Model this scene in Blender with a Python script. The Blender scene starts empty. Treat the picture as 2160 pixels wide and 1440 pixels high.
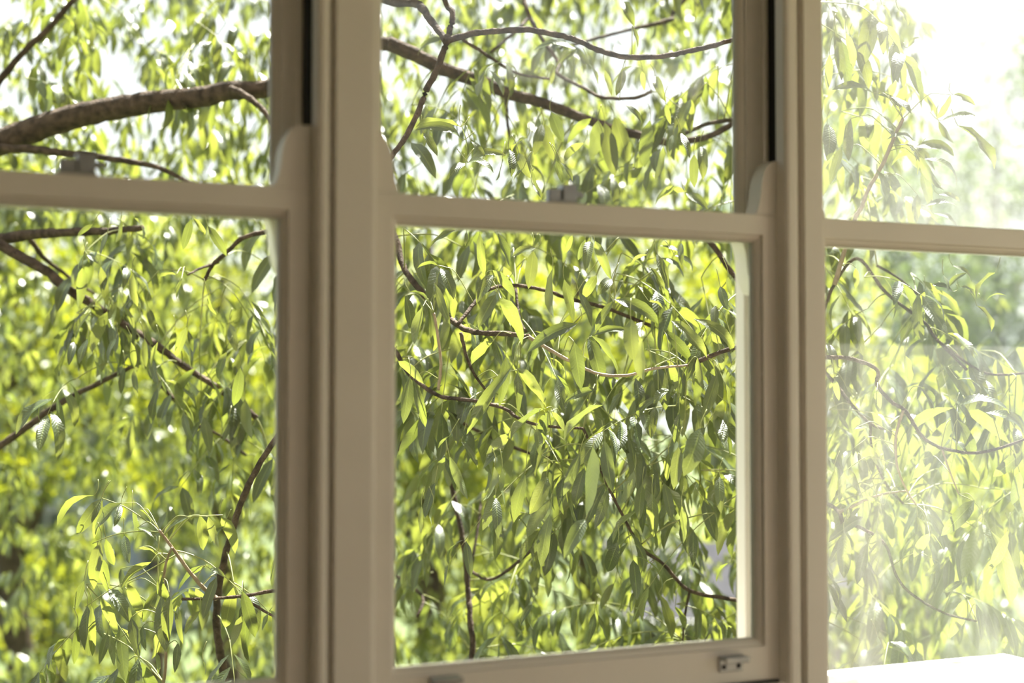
import bpy, bmesh, math, random
import numpy as np
from mathutils import Vector, Matrix
from mathutils.bvhtree import BVHTree

rng = random.Random(11)
S = bpy.context.scene
C = S.collection

# ------------------------------------------------------------------ camera
F_PX = 3000.0                       # focal length in pixels of the 2160 x 1440 frame
YAW, PITCH = math.radians(24.1), math.radians(1.85)
CAM = Vector((0.0, -2.1, 1.45))
cd = bpy.data.cameras.new('camera')
cam = bpy.data.objects.new('camera', cd); C.objects.link(cam)
cam.location = CAM
cam.rotation_euler = (math.pi / 2 + PITCH, 0, -YAW)
cd.sensor_width = 36.0; cd.lens = F_PX / 2160 * 36; cd.clip_start = .05; cd.clip_end = 300
cd.dof.use_dof = True; cd.dof.focus_distance = 3.3; cd.dof.aperture_fstop = 1.8
S.camera = cam

# ------------------------------------------------------------------ sky, sun, exposure
w = bpy.data.worlds.new('sky'); S.world = w; w.use_nodes = True
bg = w.node_tree.nodes['Background']
bg.inputs[0].default_value = (.95, .98, 1.0, 1); bg.inputs[1].default_value = 1.3
sl = bpy.data.lights.new('sun', 'SUN'); sl.energy = 34.0; sl.angle = math.radians(.6); sl.color = (1, .95, .86)
sun = bpy.data.objects.new('sun', sl); C.objects.link(sun)
SUN_AZ, SUN_EL = math.radians(50), math.radians(61)      # azimuth from straight out (+y) towards +x
sdir = Vector((math.sin(SUN_AZ) * math.cos(SUN_EL), math.cos(SUN_AZ) * math.cos(SUN_EL), math.sin(SUN_EL)))
sun.rotation_euler = sdir.to_track_quat('Z', 'Y').to_euler(); sun.location = (6, 6, 8)
vs = S.view_settings
vs.view_transform = 'Standard'; vs.look = 'None'; vs.exposure = 0.2; vs.gamma = 1.0; vs.use_curve_mapping = False
S.cycles.max_bounces = 10; S.cycles.diffuse_bounces = 5; S.cycles.transmission_bounces = 6
S.cycles.transparent_max_bounces = 16; S.cycles.glossy_bounces = 3
S.cycles.caustics_reflective = False; S.cycles.caustics_refractive = False
S.cycles.sample_clamp_indirect = 6.0

_R = cam.rotation_euler.to_matrix()
_rt, _up, _fw = _R @ Vector((1, 0, 0)), _R @ Vector((0, 1, 0)), _R @ Vector((0, 0, -1))
def at(x, y, dep):
    """world point seen at photo pixel x, y at a distance dep along the view axis"""
    return CAM + dep * (_fw + _rt * ((x - 1080) / F_PX) + _up * ((720 - y) / F_PX))
def px(p):
    v = p - CAM; z = v.dot(_fw)
    return 1080 + v.dot(_rt) / z * F_PX, 720 - v.dot(_up) / z * F_PX, z

# ------------------------------------------------------------------ materials
def mat(name):
    m = bpy.data.materials.new(name); m.use_nodes = True
    nt = m.node_tree; nt.nodes.clear()
    out = nt.nodes.new('ShaderNodeOutputMaterial')
    return m, nt, out
def nd(nt, t, **kw):
    n = nt.nodes.new(t)
    for k, v in kw.items():
        if k in ('op',): n.operation = v
        else: n.inputs[k].default_value = v
    return n
def math_(nt, op, a, b=None):
    n = nt.nodes.new('ShaderNodeMath'); n.operation = op
    for i, v in enumerate((a, b)):
        if v is None: continue
        if hasattr(v, 'is_linked'): nt.links.new(v, n.inputs[i])
        else: n.inputs[i].default_value = v
    return n.outputs[0]
def mixc(nt, f, a, b):
    n = nt.nodes.new('ShaderNodeMix'); n.data_type = 'RGBA'
    for k, v in ((0, f), (6, a), (7, b)):
        if hasattr(v, 'is_linked'): nt.links.new(v, n.inputs[k])
        elif k == 0: n.inputs[0].default_value = v
        else: n.inputs[k].default_value = (*v, 1)
    return n.outputs[2]
def noise(nt, scale, detail=3, coord='Object', rough=.5):
    tc = nt.nodes.new('ShaderNodeTexCoord'); n = nt.nodes.new('ShaderNodeTexNoise')
    n.inputs['Scale'].default_value = scale; n.inputs['Detail'].default_value = detail; n.inputs['Roughness'].default_value = rough
    nt.links.new(tc.outputs[coord], n.inputs['Vector'])
    return n.outputs['Fac']
def ramp(nt, f, lo, hi):
    n = nt.nodes.new('ShaderNodeMapRange'); n.inputs[1].default_value = lo; n.inputs[2].default_value = hi
    nt.links.new(f, n.inputs[0]); return n.outputs[0]
def plain(name, c1, c2, rough=.5, scale=6, bump=0, metal=0, spec=.5, bscale=None):
    m, nt, out = mat(name)
    b = nt.nodes.new('ShaderNodeBsdfPrincipled')
    f = ramp(nt, noise(nt, scale, 4), .3, .7)
    nt.links.new(mixc(nt, f, c1, c2), b.inputs['Base Color'])
    b.inputs['Roughness'].default_value = rough; b.inputs['Metallic'].default_value = metal
    b.inputs['Specular IOR Level'].default_value = spec
    if bump:
        bn = nt.nodes.new('ShaderNodeBump'); bn.inputs['Strength'].default_value = bump; bn.inputs['Distance'].default_value = .01
        nt.links.new(noise(nt, bscale or scale * 6, 5), bn.inputs['Height']); nt.links.new(bn.outputs[0], b.inputs['Normal'])
    nt.links.new(b.outputs[0], out.inputs[0])
    return m

M = {}
M['paint'] = plain('cream_gloss_paint', (.84, .785, .715), (.88, .825, .755), .42, 5, .05, spec=.4)
M['wall'] = plain('cream_wall_paint', (.74, .71, .67), (.78, .75, .71), .8, 3, .05)
M['ceil'] = plain('white_ceiling_paint', (.82, .80, .75), (.85, .83, .78), .9, 3)
M['floor'] = plain('oiled_oak', (.36, .27, .19), (.44, .34, .25), .4, 4, .05)
M['black'] = plain('flat_black', (.006, .005, .005), (.010, .009, .009), .8, 20)
M['steel'] = plain('satin_steel', (.30, .31, .32), (.38, .39, .40), .38, 40, 0, 1.0)
M['stone'] = plain('grey_stone_sill', (.24, .235, .22), (.30, .29, .28), .6, 8, .1)
M['render'] = plain('exterior_render', (.70, .66, .58), (.76, .72, .64), .9, 5, .2)
M['lawn'] = plain('lawn', (.030, .050, .012), (.075, .105, .022), .9, 1.2, .3)
M['soil'] = plain('path_gravel', (.45, .42, .38), (.58, .55, .50), .9, 2, .2)
M['bark'] = plain('grey_brown_bark', (.030, .022, .017), (.135, .098, .072), .85, 38, .9, spec=.2, bscale=120)
M['shoot'] = plain('pale_young_bark', (.20, .145, .09), (.36, .28, .19), .6, 30, .3)
M['house_blue'] = plain('blue_grey_render', (.20, .23, .33), (.25, .28, .38), .8, 2)
M['house_beige'] = plain('beige_render', (.11, .10, .078), (.14, .125, .10), .85, 2)
M['roof'] = plain('slate_roof', (.030, .030, .036), (.05, .05, .058), .9, 3, .3, spec=.05)
M['trimw'] = plain('grey_house_trim', (.22, .22, .21), (.27, .27, .26), .6, 3)
M['house_glass'] = plain('dark_house_glazing', (.02, .03, .04), (.03, .04, .05), .08, 2)

def leaf_mat(name, top1, top2, under, tr1, tr2, gloss=.36, spec=.5, tw=.42):
    m, nt, out = mat(name)
    L = nt.links.new
    uv = nt.nodes.new('ShaderNodeUVMap'); uv.uv_map = 'leaf_uv'
    sx = nt.nodes.new('ShaderNodeSeparateXYZ'); L(uv.outputs[0], sx.inputs[0])
    u, v = sx.outputs[0], sx.outputs[1]
    av = math_(nt, 'ABSOLUTE', math_(nt, 'SUBTRACT', v, .5))
    rib = ramp(nt, av, .045, .025)
    vein = math_(nt, 'SINE', math_(nt, 'MULTIPLY', math_(nt, 'SUBTRACT', u, math_(nt, 'MULTIPLY', av, .22)), 95.0))
    at_ = nt.nodes.new('ShaderNodeAttribute'); at_.attribute_name = 'leaf_tone'
    oi = nt.nodes.new('ShaderNodeObjectInfo')
    tone = math_(nt, 'FRACT', math_(nt, 'ADD', at_.outputs['Fac'], oi.outputs['Random']))
    ns = noise(nt, 26, 3)
    t2 = math_(nt, 'ADD', math_(nt, 'MULTIPLY', tone, .75), math_(nt, 'MULTIPLY', ns, .35))
    top = mixc(nt, t2, top1, top2)
    top = mixc(nt, math_(nt, 'MULTIPLY', rib, .75), top, (.20, .25, .07))
    top = mixc(nt, math_(nt, 'MULTIPLY', ramp(nt, vein, .75, 1.0), .22), top, (.10, .14, .045))
    geo = nt.nodes.new('ShaderNodeNewGeometry')
    col = mixc(nt, geo.outputs['Backfacing'], top, under)
    tr = mixc(nt, t2, tr1, tr2)
    tr = mixc(nt, math_(nt, 'MULTIPLY', ramp(nt, vein, .6, 1.0), .35), tr, (.55, .60, .10))
    b = nt.nodes.new('ShaderNodeBsdfPrincipled'); L(col, b.inputs['Base Color'])
    b.inputs['Roughness'].default_value = gloss; b.inputs['Specular IOR Level'].default_value = spec
    bn = nt.nodes.new('ShaderNodeBump'); bn.inputs['Strength'].default_value = .25; bn.inputs['Distance'].default_value = .004
    L(math_(nt, 'ADD', math_(nt, 'MULTIPLY', vein, .25), math_(nt, 'MULTIPLY', ns, 2.0)), bn.inputs['Height']); L(bn.outputs[0], b.inputs['Normal'])
    t = nt.nodes.new('ShaderNodeBsdfTranslucent'); L(tr, t.inputs[0])
    mx = nt.nodes.new('ShaderNodeMixShader'); mx.inputs[0].default_value = tw
    L(b.outputs[0], mx.inputs[1]); L(t.outputs[0], mx.inputs[2]); L(mx.outputs[0], out.inputs[0])
    return m
M['leaf'] = leaf_mat('glossy_green_leaf', (.021, .035, .021), (.062, .083, .038), (.13, .16, .075), (.28, .37, .045), (.64, .69, .10), .30, .75, .20)
M['leaf_far'] = leaf_mat('far_green_leaf', (.03, .048, .02), (.09, .12, .035), (.14, .18, .06), (.38, .46, .008), (.74, .74, .03), .4, .4, .26)
M['leaf_dark'] = leaf_mat('dark_evergreen_leaf', (.05, .085, .05), (.10, .15, .08), (.12, .16, .09), (.15, .24, .06), (.26, .34, .09), .5, .4, .3)
M['stalk'] = plain('yellow_green_stalk', (.20, .24, .07), (.30, .31, .11), .5, 20)

def glass_mat(name, dust, lo, hi):
    m, nt, out = mat(name); L = nt.links.new
    tb = nt.nodes.new('ShaderNodeBsdfTransparent'); tb.inputs[0].default_value = (.97, .985, .975, 1)
    gb = nt.nodes.new('ShaderNodeBsdfGlossy'); gb.inputs['Roughness'].default_value = .0
    fr = nt.nodes.new('ShaderNodeFresnel'); fr.inputs[0].default_value = 1.35
    mx = nt.nodes.new('ShaderNodeMixShader'); L(fr.outputs[0], mx.inputs[0]); L(tb.outputs[0], mx.inputs[1]); L(gb.outputs[0], mx.inputs[2])
    tc = nt.nodes.new('ShaderNodeTexCoord')
    mp = nt.nodes.new('ShaderNodeMapping'); mp.inputs['Scale'].default_value = (9, 9, 1.6); L(tc.outputs['Object'], mp.inputs[0])
    n1 = nt.nodes.new('ShaderNodeTexNoise'); n1.inputs['Scale'].default_value = 2.0; n1.inputs['Detail'].default_value = 6; n1.inputs['Roughness'].default_value = .65
    L(mp.outputs[0], n1.inputs['Vector'])
    n2 = noise(nt, 2.2, 3); n3 = noise(nt, 160, 2)
    f = math_(nt, 'MULTIPLY', ramp(nt, n1.outputs['Fac'], .3, .75), ramp(nt, n2, lo, hi))
    f = math_(nt, 'ADD', f, math_(nt, 'MULTIPLY', ramp(nt, n3, .55, .8), .25))
    f = math_(nt, 'ADD', math_(nt, 'MULTIPLY', f, dust), dust * .22)
    tl = nt.nodes.new('ShaderNodeBsdfTranslucent'); tl.inputs[0].default_value = (.92, .92, .90, 1)
    m2 = nt.nodes.new('ShaderNodeMixShader'); L(f, m2.inputs[0]); L(mx.outputs[0], m2.inputs[1]); L(tl.outputs[0], m2.inputs[2])
    L(m2.outputs[0], out.inputs[0])
    return m
M['glass'] = glass_mat('clean_glass', .002, .45, .8)
M['glass_mid'] = glass_mat('slightly_dusty_glass', .02, .45, .75)
M['glass_dirty'] = glass_mat('dusty_streaked_glass', .27, .35, .7)
M['glass_dusty'] = glass_mat('dusty_glass', .13, .38, .7)

# ------------------------------------------------------------------ object helpers
def link(name, me, m, parent=None, smooth=False):
    o = bpy.data.objects.new(name, me); C.objects.link(o)
    if m is not None and not me.materials: me.materials.append(M[m] if isinstance(m, str) else m)
    if smooth:
        me.polygons.foreach_set('use_smooth', [True] * len(me.polygons))
    if parent is not None: o.parent = parent
    return o
def tag(o, label, cat=None, kind=None, group=None):
    o['label'] = label
    if cat: o['category'] = cat
    if kind: o['kind'] = kind
    if group: o['group'] = group
    return o
def empty(name, loc=(0, 0, 0)):
    o = bpy.data.objects.new(name, None); C.objects.link(o); o.location = loc; o.empty_display_size = .1
    return o
def bm_box(bm, x0, x1, y0, y1, z0, z1, bev=0):
    r = bmesh.ops.create_cube(bm, size=1)
    bmesh.ops.scale(bm, verts=r['verts'], vec=(x1 - x0, y1 - y0, z1 - z0))
    bmesh.ops.translate(bm, verts=r['verts'], vec=((x0 + x1) / 2, (y0 + y1) / 2, (z0 + z1) / 2))
    if bev:
        es = list({e for v in r['verts'] for e in v.link_edges})
        bmesh.ops.bevel(bm, geom=es, offset=bev, segments=3, profile=.5, affect='EDGES')
def fin(bm, name):
    bmesh.ops.recalc_face_normals(bm, faces=bm.faces[:])
    me = bpy.data.meshes.new(name); bm.to_mesh(me); bm.free(); return me
def box(name, m, b, parent=None, bev=0, boxes=None):
    bm = bmesh.new()
    for q in (boxes or [b]): bm_box(bm, *q, bev=bev)
    o = link(name, fin(bm, name), m, parent)
    return o
def prism_y(name, m, poly, y0, y1, parent=None, bev=.002):
    bm = bmesh.new()
    a = [bm.verts.new((x, y0, z)) for x, z in poly]; b = [bm.verts.new((x, y1, z)) for x, z in poly]
    n = len(poly)
    f0 = bm.faces.new(a); bm.faces.new(b[::-1])
    for i in range(n): bm.faces.new((a[i], b[i], b[(i + 1) % n], a[(i + 1) % n]))
    if bev: bmesh.ops.bevel(bm, geom=list(f0.edges), offset=bev, segments=2, affect='EDGES')
    return link(name, fin(bm, name), m, parent)
def prism_z(name, m, poly, z0, z1, parent=None):
    bm = bmesh.new()
    a = [bm.verts.new((x, y, z0)) for x, y in poly]; b = [bm.verts.new((x, y, z1)) for x, y in poly]
    n = len(poly)
    bm.faces.new(a); bm.faces.new(b[::-1])
    for i in range(n): bm.faces.new((a[i], b[i], b[(i + 1) % n], a[(i + 1) % n]))
    return link(name, fin(bm, name), m, parent)

# ------------------------------------------------------------------ the room
GX0, GX1 = -.20, 2.31
RX0, RX1, RY0, RZ1 = -2.6, 3.6, -4.6, 2.78
WT = .12                                     # wall thickness
ZS, ZH = .80, 2.52                           # window opening sill and head
ww = box('wall_front', 'wall', None, boxes=[
    (RX0 - .2, GX0, -.02, WT, 0, RZ1), (GX1, RX1 + .2, -.02, WT, 0, RZ1),
    (GX0, GX1, -.02, WT, 0, ZS - .03), (GX0, GX1, -.02, WT, ZH, RZ1)])
tag(ww, 'cream wall that holds the three sash windows', 'wall', 'structure')
tag(box('wall_left', 'wall', (RX0 - .12, RX0, RY0, -.02, 0, RZ1)), 'plain cream side wall off the picture edge beside the thick-limb window', 'wall', 'structure')
OY0, OY1, OZ0, OZ1 = -2.5, -.9, .02, 2.3  # side wall opening out of view, added to brighten the frames from the right
tag(box('wall_right', 'wall', None, boxes=[(RX1, RX1 + .12, RY0, OY0, 0, RZ1), (RX1, RX1 + .12, OY1, -.02, 0, RZ1), (RX1, RX1 + .12, OY0, OY1, 0, OZ0), (RX1, RX1 + .12, OY0, OY1, OZ1, RZ1)]),
    'cream side wall off the picture edge beside the dusty window, with an opening added to light the window frames', 'wall', 'structure')
tag(box('wall_back', 'wall', (RX0 - .2, RX1 + .2, RY0 - .2, RY0, 0, RZ1)), 'plain cream back wall of the room', 'wall', 'structure')
tag(box('floor', 'floor', (RX0 - .2, RX1 + .2, RY0 - .2, WT, -.12, 0)), 'warm oiled oak floor of the room', 'floor', 'structure')
KX0, KX1, KY0, KY1 = .6, 3.5, -3.35, -2.35      # ceiling opening out of view, added to light the window frames from the front
tag(box('ceiling', 'ceil', None, boxes=[(RX0 - .2, KX0, RY0 - .2, WT, RZ1, RZ1 + .15), (KX1, RX1 + .2, RY0 - .2, WT, RZ1, RZ1 + .15), (KX0, KX1, RY0 - .2, KY0, RZ1, RZ1 + .15), (KX0, KX1, KY1, WT, RZ1, RZ1 + .15)]),
    'plain white ceiling of the room with an opening added to light the window frames', 'ceiling', 'structure')
tag(box('baseboard_front', 'paint', (RX0, RX1, -.04, -.02, 0, .14), bev=.004), 'cream baseboard under the sash windows', 'baseboard', 'structure')
bz = tag(box('trim_1', 'paint', (GX0 - .08, GX1 + .08, -.11, -.001, .755, .785), bev=.008), 'cream window board running below all three windows', 'window sill', 'structure')
ZT = 1.755                                   # top of the meeting rails

def sash(win, name, x0, x1, z0, z1, gx0, gx1, gz0, gz1, ya, th, glass, gi):
    """outer rectangle, glass rectangle, room face at y = ya, thickness th"""
    yb = ya + th
    def rect(o, y): return [(gx0 - o, y, gz0 - o), (gx1 + o, y, gz0 - o), (gx1 + o, y, gz1 + o), (gx0 - o, y, gz1 + o)]
    def outer(s, y): return [(x0 + s, y, z0 + s), (x1 - s, y, z0 + s), (x1 - s, y, z1 - s), (x0 + s, y, z1 - s)]
    rings = [rect(0, ya + .022), rect(.001, ya + .016), rect(.0035, ya + .0115), rect(.0075, ya + .008), rect(.0115, ya + .0065), rect(.012, ya + .001),
             rect(.013, ya), outer(.003, ya), outer(.001, ya + .001), outer(0, ya + .003),
             outer(0, yb), rect(.012, yb), rect(.002, yb - .012), rect(0, yb - .014)]
    bm = bmesh.new()
    R = [[bm.verts.new(p) for p in r] for r in rings]
    for i in range(len(R)):
        a, b = R[i], R[(i + 1) % len(R)]
        for k in range(4): bm.faces.new((a[k], b[k], b[(k + 1) % 4], a[(k + 1) % 4]))
    s = link(name, fin(bm, name), 'paint', win)
    box('pane', glass, (gx0 - .006, gx1 + .006, ya + .021, ya + .025, gz0 - .006, gz1 + .006), s)
    return s
def horn(s, xo, sg, zr, up, ya, th, wd):
    # xo: outer edge of the stile, sg: +1 when the window lies towards +x; ogee bracket above or below the rail
    pr = [(1.0, 0), (.93, .10), (.86, .22), (.82, .36), (.80, .50), (.76, .64), (.69, .76), (.60, .87), (.50, .95), (.40, .99), (.30, 1.0), (0, 1.0)]
    H = .098
    poly = [(xo + sg * wd * a, zr + up * H * b) for a, b in pr] + [(xo, zr)]
    prism_y('sash_horn', 'paint', poly, ya + .001, ya + th - .001, s)

def fastener(s, x, z):
    b = box('sash_fastener', 'steel', None, s, .002, boxes=[(x - .030, x + .026, .004, .034, z, z + .005), (x - .002, x + .024, .008, .032, z + .004, z + .032),
                                                       (x - .026, x - .002, .012, .028, z + .004, z + .024)])
    b['label'] = 'grey metal sash fastener'
    lv = box('lever', 'steel', (x + .024, x + .040, .014, .026, z + .012, z + .022), None, .002); lv.parent = b
def lift(s, x, z):
    # small hooked lift: plate on the rail, lip bent out to the room, two screws
    b = box('sash_lift', 'steel', None, s, .0015, boxes=[(x - .024, x + .024, -.003, .001, z - .016, z + .012), (x - .024, x + .024, -.022, 0, z + .006, z + .012),
                                                       (x - .024, x + .024, -.024, -.019, z + .002, z + .012)])
    b['label'] = 'small grey metal sash lift'
    for dx in (-.015, .015):
        q = box('screw', 'black', (x + dx - .004, x + dx + .004, -.005, -.001, z - .011, z - .003), None, .0015); q.parent = b

def window(n, x0, x1, label, glass_l, glass_u, zb, gzb, fx=None, lifts=(), gl=.07):
    """x0, x1: outer edges of the sashes"""
    win = empty('window_%d' % n, ((x0 + x1) / 2, 0, zb))
    tag(win, label, 'window', 'structure')
    inv = Matrix.Translation(-Vector(win.location))
    g = gl
    lo = sash(win, 'lower_sash', x0, x1, zb, ZT, x0 + g, x1 - g, gzb, 1.706, 0.0, .040, glass_l, n)
    up = sash(win, 'upper_sash', x0, x1, 1.712, 2.46, x0 + g - .008, x1 - g, 1.748, 2.39, .050, .040, glass_u, n)
    for xo, sg in ((x0, 1), (x1, -1)):
        horn(lo, xo, sg, ZT - .002, 1, 0, .040, .058)
        horn(up, xo, sg, 1.714, -1, .050, .040, .055)
    if fx: fastener(lo, fx, ZT)
    for lx, lz in lifts: lift(lo, lx, lz)
    for xo, sg in ((x0, 1), (x1, -1)):
        # jamb lining, parting bead, black strip for the shade in the sash groove, outer lining
        box('jamb_lining', 'paint', (min(xo - sg * .014, xo - sg * .002), max(xo - sg * .014, xo - sg * .002), .001, .12, zb - .02, ZH), win)
        box('parting_bead', 'paint', (min(xo - sg * .002, xo + sg * .010), max(xo - sg * .002, xo + sg * .010), .0415, .0495, ZT + .1, ZH - .03), win, .002)
        box('groove_shade', 'black', (min(xo - sg * .004, xo + sg * .004), max(xo - sg * .004, xo + sg * .004), .006, .040, ZT + .097, ZH - .03), win)
        box('outer_lining', 'paint', (min(xo - sg * .014, xo + sg * .024), max(xo - sg * .014, xo + sg * .024), .092, .122, zb - .02, ZH), win, .003)
    box('head_lining', 'paint', (x0 - .012, x1 + .012, -.03, .13, 2.462, ZH), win, .004)
    box('sill_stop', 'paint', (x0 - .02, x1 + .02, -.03, -.001, .786, zb - .004), win, .006)
    sl_ = box('outer_sill', 'stone', None, win, .004, boxes=[(x0 - .014, x1 + .014, .0, .125, .755, zb - .006), (x0 - .014, x1 + .014, .125, .30, .755, .85)])
    for ch in win.children:
        ch.matrix_parent_inverse = inv
    return win

W1 = window(1, -.194, .604, 'sash window with the thick tree limb behind its upper pane', 'glass', 'glass', .94, 1.012, fx=.262, gl=.048)
W2 = window(2, .690, 1.468, 'middle sash window between the two mullions, two metal lifts on its bottom rail', 'glass', 'glass_mid', .94, 1.012, fx=1.038, lifts=((.822, .985), (1.352, .977)), gl=.057)
W3 = window(3, 1.503, 2.301, 'sash window with dusty sunlit glass beside the narrow mullion', 'glass_dusty', 'glass_dirty', .805, .862, gl=.066)
M['ledge'] = plain('white_ledge_paint', (.82, .81, .79), (.88, .87, .85), .6, 8, .1)
led = box('outer_ledge', 'ledge', (1.53, 2.27, .128, .33, .78, .868), W3, .006); led.matrix_parent_inverse = Matrix.Translation(-Vector(W3.location))
led['label'] = 'white sunlit ledge outside the dusty pane'

def bead_profile(x0, x1, y0, y1, r, left=True, right=True):
    """plan of a board: room face y0 (negative), back y1, rounded room edges"""
    p = [(x0, y1)]
    n = 5
    if left: p += [(x0 + r - r * math.cos(a), y0 + r - r * math.sin(a)) for a in [i * math.pi / 2 / n for i in range(n + 1)]]
    else: p.append((x0, y0))
    if right: p += [(x1 - r + r * math.sin(a), y0 + r - r * math.cos(a)) for a in [i * math.pi / 2 / n for i in range(n + 1)]]
    else: p.append((x1, y0))
    p.append((x1, y1)); return p
def mullion(name, xa, xb, bead0, bead1, flat0, flat1, r, label):
    o = empty(name, ((xa + xb) / 2, 0, ZS - .03))
    tag(o, label, 'mullion', 'structure')
    inv = Matrix.Translation(-Vector(o.location))
    ks = [box('post', 'paint', (xa + .013, xb - .013, .001, .12, ZS - .06, ZH)),
          prism_z('stop_bead', 'paint', bead_profile(bead0, bead1, -.030, 0, .010), ZS - .03, ZH),
          prism_z('backing_strip', 'paint', [(bead1 - .002, 0), (bead1 - .002, -.012), (flat0 + .002, -.012), (flat0 + .002, 0)], ZS - .03, ZH),
          prism_z('cover_board', 'paint', bead_profile(flat0, flat1, -.030, 0, r, left=False), ZS - .03, ZH)]
    for k in ks: k.parent = o; k.matrix_parent_inverse = inv
    return o
mullion('trim_2', .604, .690, .604, .625, .634, .700, .010, 'cream mullion between the thick-limb window and the middle window')
mullion('trim_3', 1.468, 1.503, 1.452, 1.481, 1.492, 1.532, .003, 'cream mullion between the middle window and the dusty window')
tag(prism_z('trim_4', 'paint', bead_profile(-.30, -.175, -.035, 0, .008), ZS - .03, ZH + .08), 'cream casing at the far edge of the thick-limb window', 'trim', 'structure')
tag(prism_z('trim_5', 'paint', bead_profile(2.285, 2.42, -.035, 0, .008), ZS - .03, ZH + .08), 'cream casing at the far edge of the dusty window', 'trim', 'structure')

# ------------------------------------------------------------------ ground and far buildings
GZ = -3.0
bm = bmesh.new(); bm_box(bm, -60, 90, .6, 120, GZ - .2, GZ); bm_box(bm, -60, 90, -60, .6, GZ - .2, GZ)
tag(link('ground', fin(bm, 'ground'), 'lawn'), 'sunlit lawn below the window', 'lawn', 'structure')
M['facade'] = plain('dark_red_brown_facade', (.11, .075, .055), (.16, .11, .08), .9, 5, .3)
HX0, HX1 = RX0 - .12, RX1 + .12
tag(box('wall_outer_added', 'facade', None, boxes=[(HX0, GX0 - .02, WT + .001, WT + .03, GZ, 6.0), (GX1 + .02, HX1, WT + .001, WT + .03, GZ, 6.0),
    (GX0 - .02, GX1 + .02, WT + .001, WT + .03, GZ, ZS - .06), (GX0 - .02, GX1 + .02, WT + .001, WT + .03, ZH + .02, 6.0)]), 'unseen outer face of the house around the windows, added dark brick-coloured to cut fill light', 'wall', 'structure')  # tall dark face, added out of view to keep the leaf fronts dark
tag(box('wall_storeys_added', 'facade', None, boxes=[(HX0, HX1, RY0 - .2, WT, GZ, -.13), (HX0, HX1, -2.3, WT, RZ1 + .16, 6.0)]), 'unseen storeys of the house above and below the room, the upper one added to block sky and sun', 'wall', 'structure')  # upper block added to hide sky from the leaves and sun from the ceiling opening

def house(name, loc, rz, wx, wy, h, rh, wall, label):
    t = empty(name, loc); t.rotation_euler[2] = rz; tag(t, label, 'house')
    box('wall', wall, (-wx / 2, wx / 2, -wy / 2, wy / 2, 0, h), t)
    bm = bmesh.new(); e = .35
    a = [bm.verts.new(p) for p in ((-wx / 2 - e, -wy / 2 - e, h), (wx / 2 + e, -wy / 2 - e, h), (wx / 2 + e, wy / 2 + e, h), (-wx / 2 - e, wy / 2 + e, h))]
    r = [bm.verts.new((-wx / 2 - e, 0, h + rh)), bm.verts.new((wx / 2 + e, 0, h + rh))]
    bm.faces.new((a[0], a[1], r[1], r[0])); bm.faces.new((a[2], a[3], r[0], r[1])); bm.faces.new((a[1], a[2], r[1])); bm.faces.new((a[3], a[0], r[0])); bm.faces.new(a[::-1])
    link('roof', fin(bm, 'roof'), 'roof', t)
    box('gutter', 'trimw', (-wx / 2 - e, wx / 2 + e, -wy / 2 - e - .08, -wy / 2 - e, h - .1, h), t)
    for lv in range(max(1, int(h // 2.7))):
        for k in range(int(wx // 2.2)):
            cx = -wx / 2 + 1.3 + k * 2.2; z = (.9 if h > 2.5 else .35) + lv * 2.8
            wn = box('window', 'trimw', (cx - .55, cx + .55, -wy / 2 - .06, -wy / 2 + .02, z, z + 1.35), t, .01)
            for sx in (-1, 1):
                p = box('pane', 'house_glass', (cx + sx * .25 - .21, cx + sx * .25 + .21, -wy / 2 - .075, -wy / 2 - .05, z + .1, z + 1.25)); p.parent = wn
    return t
p = at(20, 1000, 29.0); house('house', (p.x, p.y, GZ), -YAW * .6, 9, 6, 5.4, 1.6, 'house_blue', 'blue-grey two-storey house glimpsed behind the tree through the thick-limb window')
p = at(1640, 1100, 17.5); house('house', (p.x, p.y, GZ), -YAW * 1.1, 3.6, 3.2, 1.9, .7, 'house_beige', 'low beige outbuilding glimpsed beyond the lower corner of the middle window')

# ------------------------------------------------------------------ the tree: branches
def smooth_path(P, n=6):
    out = []
    for i in range(len(P) - 1):
        p0 = P[max(i - 1, 0)]; p1 = P[i]; p2 = P[i + 1]; p3 = P[min(i + 2, len(P) - 1)]
        for k in range(n):
            t = k / n
            out.append(.5 * ((2 * p1) + (p2 - p0) * t + (2 * p0 - 5 * p1 + 4 * p2 - p3) * t * t + (3 * p1 - p0 - 3 * p2 + p3) * t ** 3))
    out.append(P[-1]); return out
def tube_data(P, R, sides):
    V, Fc = [], []
    T = [(P[min(i + 1, len(P) - 1)] - P[max(i - 1, 0)]).normalized() for i in range(len(P))]
    ref = Vector((.31, .2, .93))
    for i, (p, t) in enumerate(zip(P, T)):
        a = t.cross(ref)
        if a.length < .05: a = t.cross(Vector((1, 0, 0)))
        a.normalize(); b = t.cross(a)
        for k in range(sides):
            an = 2 * math.pi * k / sides
            V.append(p + (a * math.cos(an) + b * math.sin(an)) * R[i])
    for i in range(len(P) - 1):
        for k in range(sides):
            k2 = (k + 1) % sides
            Fc.append((i * sides + k, i * sides + k2, (i + 1) * sides + k2, (i + 1) * sides + k))
    Fc.append(tuple(range(sides))[::-1]); Fc.append(tuple(range((len(P) - 1) * sides, len(P) * sides)))
    return V, Fc

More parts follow.
